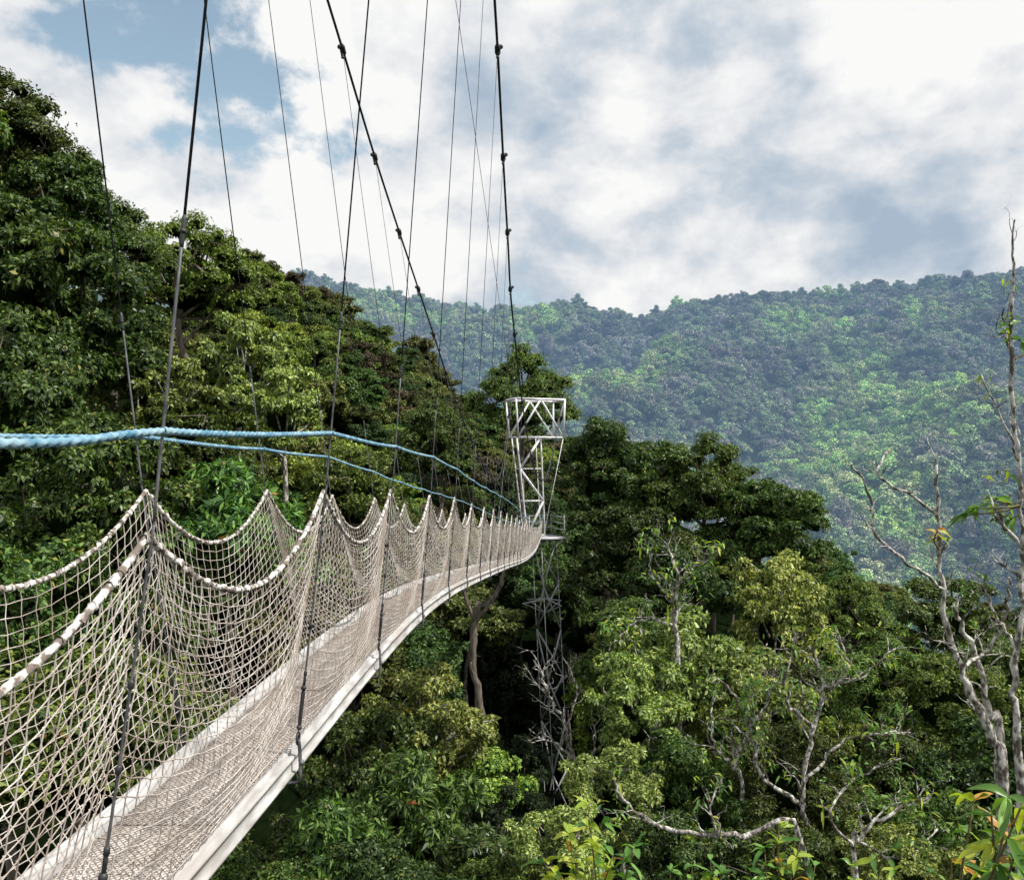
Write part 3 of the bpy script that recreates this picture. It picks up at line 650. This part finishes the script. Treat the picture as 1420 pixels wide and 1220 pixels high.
# ------------------------------------------------------------------ broad-leaved foreground plants
def plant(label,Y,tips,L,W,seed,red=.15,yel=.2,k=9,name='broad_leaved_shrub',base=None,up=0):
    rr=random.Random(seed); b=at(tips[0][0],tips[0][1],Y)+[0,.3,-2.2] if base is None else base
    e=empty(name,b,label,'shrub'); st=MB(); lf=MB()
    for tx,ty in tips:
        tp=at(tx,ty,Y+rr.uniform(-.3,.3)); P=smooth_pts([b,(b+tp)/2+[rr.gauss(0,.1),rr.gauss(0,.1),0],tp],6); tube(st,P,np.linspace(.014,.005,len(P)),6)
        yt=rr.random()<.6
        for j in range(k):
            a=rr.uniform(0,6.28); el=rr.uniform(-.35,.9)+up; q=P[-1-rr.randrange(0,3)]
            x=rr.random(); m=2 if x<red and el>.3 else 1 if (x<red+yel*1.6 and yt) else 0
            bigleaf(lf,q,(math.cos(a)*math.cos(el),math.sin(a)*math.cos(el),math.sin(el)),L*rr.uniform(.6,1.1),W*rr.uniform(.8,1.1),rr,m)
    st.obj('stem',M_stem,e,smooth=True); lf.obj('foliage',[M_big,M_bigy,M_bigr],e,smooth=True)
plant('yellow-green broad-leaved shrub at the bottom, right of the dark gully',7,[(815,1115),(790,1155),(835,1140),(755,1195),(850,1185),(880,1175),(800,1195),(820,1170),(770,1210)],.20,.07,1,red=.08,yel=.5,k=14,up=.2)
plant('broad-leaved shrub with orange young leaves at the bottom right of centre',7.5,[(1080,1145),(1060,1175),(1110,1165),(1130,1200),(1085,1200),(1040,1205)],.20,.07,2,red=.18,yel=.4,k=14,up=.2)
plant('large drooping green leaves with yellow and orange tops in the bottom right corner',4.2,[(1400,1105),(1375,1130),(1420,1150),(1350,1110),(1405,1190),(1385,1210),(1415,1120)],.22,.060,3,red=.16,yel=.3,k=11,up=-.2)
plant('orange leaved shrub at the bottom edge on the far right',6,[(1320,1195),(1340,1205),(1300,1212)],.13,.05,4,red=.7,yel=.4,k=11)
plant('low glossy green shrub at the bottom edge between the two bright shrubs',8,[(960,1200),(985,1192),(1000,1210),(930,1208)],.20,.07,14,red=.05,yel=.25,k=12)
plant('low green shrub at the bottom edge below the right-hand dead tree',8,[(1180,1200),(1210,1192),(1240,1205)],.20,.07,15,red=.05,yel=.3,k=12)
plant('dark green leaf cluster hanging on the thin bare tree at the right edge',8,[(1345,705),(1385,690),(1330,715),(1400,720),(1370,700)],.22,.06,5,red=0,yel=.1,k=8,name='leaf_cluster',base=at(1414,700,8),up=-.4)
plant('small orange-tinged leaf cluster on the slender pale tree',9,[(1290,745),(1300,735)],.17,.06,6,red=.7,yel=.5,k=6,name='leaf_cluster',base=at(1305,765,9))
plant('small leaf tuft near the top of the thin bare tree on the right',8,[(1400,445),(1412,470)],.2,.06,7,red=0,yel=.1,k=6,name='leaf_cluster',base=at(1404,500,8),up=-.3)
# ------------------------------------------------------------------ sun, sky, camera
sd=Vector((.58,-.20,.78)).normalized()
L=bpy.data.lights.new('sun','SUN'); L.energy=5.0; L.angle=math.radians(.5); L.color=(1,.955,.88); lo=bpy.data.objects.new('sun',L); COL.objects.link(lo)
lo.rotation_euler=sd.to_track_quat('Z','Y').to_euler()
w=bpy.data.worlds.new('World'); bpy.context.scene.world=w; w.use_nodes=True; nt=w.node_tree; nt.nodes.clear()
out=nd(nt,'ShaderNodeOutputWorld'); sky=nd(nt,'ShaderNodeTexSky'); sky.sky_type='NISHITA'; sky.sun_disc=False
sky.sun_elevation=math.asin(sd.z); sky.sun_rotation=math.atan2(sd.x,sd.y)
b1=nd(nt,'ShaderNodeBackground'); b1.inputs[1].default_value=.15; nt.links.new(mixc(nt,1.0,sky.outputs[0],(1.7,1.55,1.2),'MULTIPLY'),b1.inputs[0])
tc=nd(nt,'ShaderNodeTexCoord'); nrm=nd(nt,'ShaderNodeVectorMath'); nrm.operation='NORMALIZE'; nt.links.new(tc.outputs['Generated'],nrm.inputs[0]); Dv=nrm.outputs[0]
def noi(loc,scl,zs,det,rough,dist):
    mp=nd(nt,'ShaderNodeMapping'); mp.inputs['Scale'].default_value=(1,1,zs); mp.inputs['Location'].default_value=loc; nt.links.new(Dv,mp.inputs[0])
    n=nd(nt,'ShaderNodeTexNoise',Scale=scl,Detail=det,Roughness=rough,Distortion=dist); nt.links.new(mp.outputs[0],n.inputs['Vector']); return n.outputs[0]
n1=noi((3.1,1.7,.4),5.2,1.5,12,.55,.1); n2=noi((8.3,2.2,5),3.0,2.0,10,.55,.2); n3=noi((1.3,7.2,2),9.0,1.4,10,.56,.15)
def blob(px,py,width):
    d=unit(at(px,py,1.)); vm=nd(nt,'ShaderNodeVectorMath'); vm.operation='DOT_PRODUCT'; nt.links.new(Dv,vm.inputs[0]); vm.inputs[1].default_value=tuple(d)
    mr=nd(nt,'ShaderNodeMapRange'); mr.interpolation_type='SMOOTHSTEP'; mr.inputs[1].default_value=math.cos(math.atan(width/F)); mr.inputs[2].default_value=1; nt.links.new(vm.outputs['Value'],mr.inputs[0]); return mr.outputs[0]
cvr=math_(nt,'ADD',n1,.22)
cvr=math_(nt,'ADD',cvr,math_(nt,'MULTIPLY',math_(nt,'SUBTRACT',n3,.5),1.35))
cvr=math_(nt,'SUBTRACT',cvr,math_(nt,'MULTIPLY',blob(340,-20,320),.23))
cvr=math_(nt,'SUBTRACT',cvr,math_(nt,'MULTIPLY',blob(70,0,200),.07))
cvr=math_(nt,'ADD',cvr,math_(nt,'MULTIPLY',blob(1150,200,500),.15))
mcv=nd(nt,'ShaderNodeMapRange'); mcv.interpolation_type='SMOOTHSTEP'; mcv.inputs[1].default_value=.32; mcv.inputs[2].default_value=.53; nt.links.new(cvr,mcv.inputs[0])
sh=math_(nt,'SUBTRACT',n2,math_(nt,'MULTIPLY',blob(1040,200,190),.10))
sh=math_(nt,'SUBTRACT',sh,math_(nt,'MULTIPLY',blob(1290,270,180),.06))
sh=math_(nt,'SUBTRACT',sh,math_(nt,'MULTIPLY',blob(740,170,150),.08))
sh=math_(nt,'SUBTRACT',sh,math_(nt,'MULTIPLY',blob(600,60,140),.05))
sh=math_(nt,'ADD',sh,math_(nt,'MULTIPLY',blob(850,380,300),.06))
sh=math_(nt,'ADD',sh,math_(nt,'MULTIPLY',blob(1100,20,180),.08))
sh=math_(nt,'ADD',sh,math_(nt,'MULTIPLY',math_(nt,'SUBTRACT',n1,.5),.65))
sh=math_(nt,'ADD',sh,math_(nt,'MULTIPLY',math_(nt,'SUBTRACT',n3,.5),.95))
cr=nd(nt,'ShaderNodeValToRGB'); nt.links.new(sh,cr.inputs[0]); e=cr.color_ramp.elements; e[0].position=.18; e[0].color=(.40,.50,.62,1); e[1].position=.60; e[1].color=(.98,.98,.97,1)
x=e.new(.34); x.color=(.58,.65,.73,1); x=e.new(.46); x.color=(.80,.82,.85,1)
b2=nd(nt,'ShaderNodeBackground'); b2.inputs[1].default_value=.98; nt.links.new(cr.outputs[0],b2.inputs[0])
mx=nd(nt,'ShaderNodeMixShader'); nt.links.new(mcv.outputs[0],mx.inputs[0]); nt.links.new(b1.outputs[0],mx.inputs[1]); nt.links.new(b2.outputs[0],mx.inputs[2]); nt.links.new(mx.outputs[0],out.inputs[0])
cam=bpy.data.cameras.new('camera'); co=bpy.data.objects.new('camera',cam); COL.objects.link(co); co.rotation_euler=(math.pi/2,0,0)
cam.sensor_width=36; cam.lens=F/1420*36; cam.shift_y=30/1420; cam.clip_start=.05; cam.clip_end=12000
bpy.context.scene.camera=co
sc_=bpy.context.scene; sc_.view_settings.view_transform='Standard'; sc_.view_settings.look='None'; sc_.view_settings.exposure=0
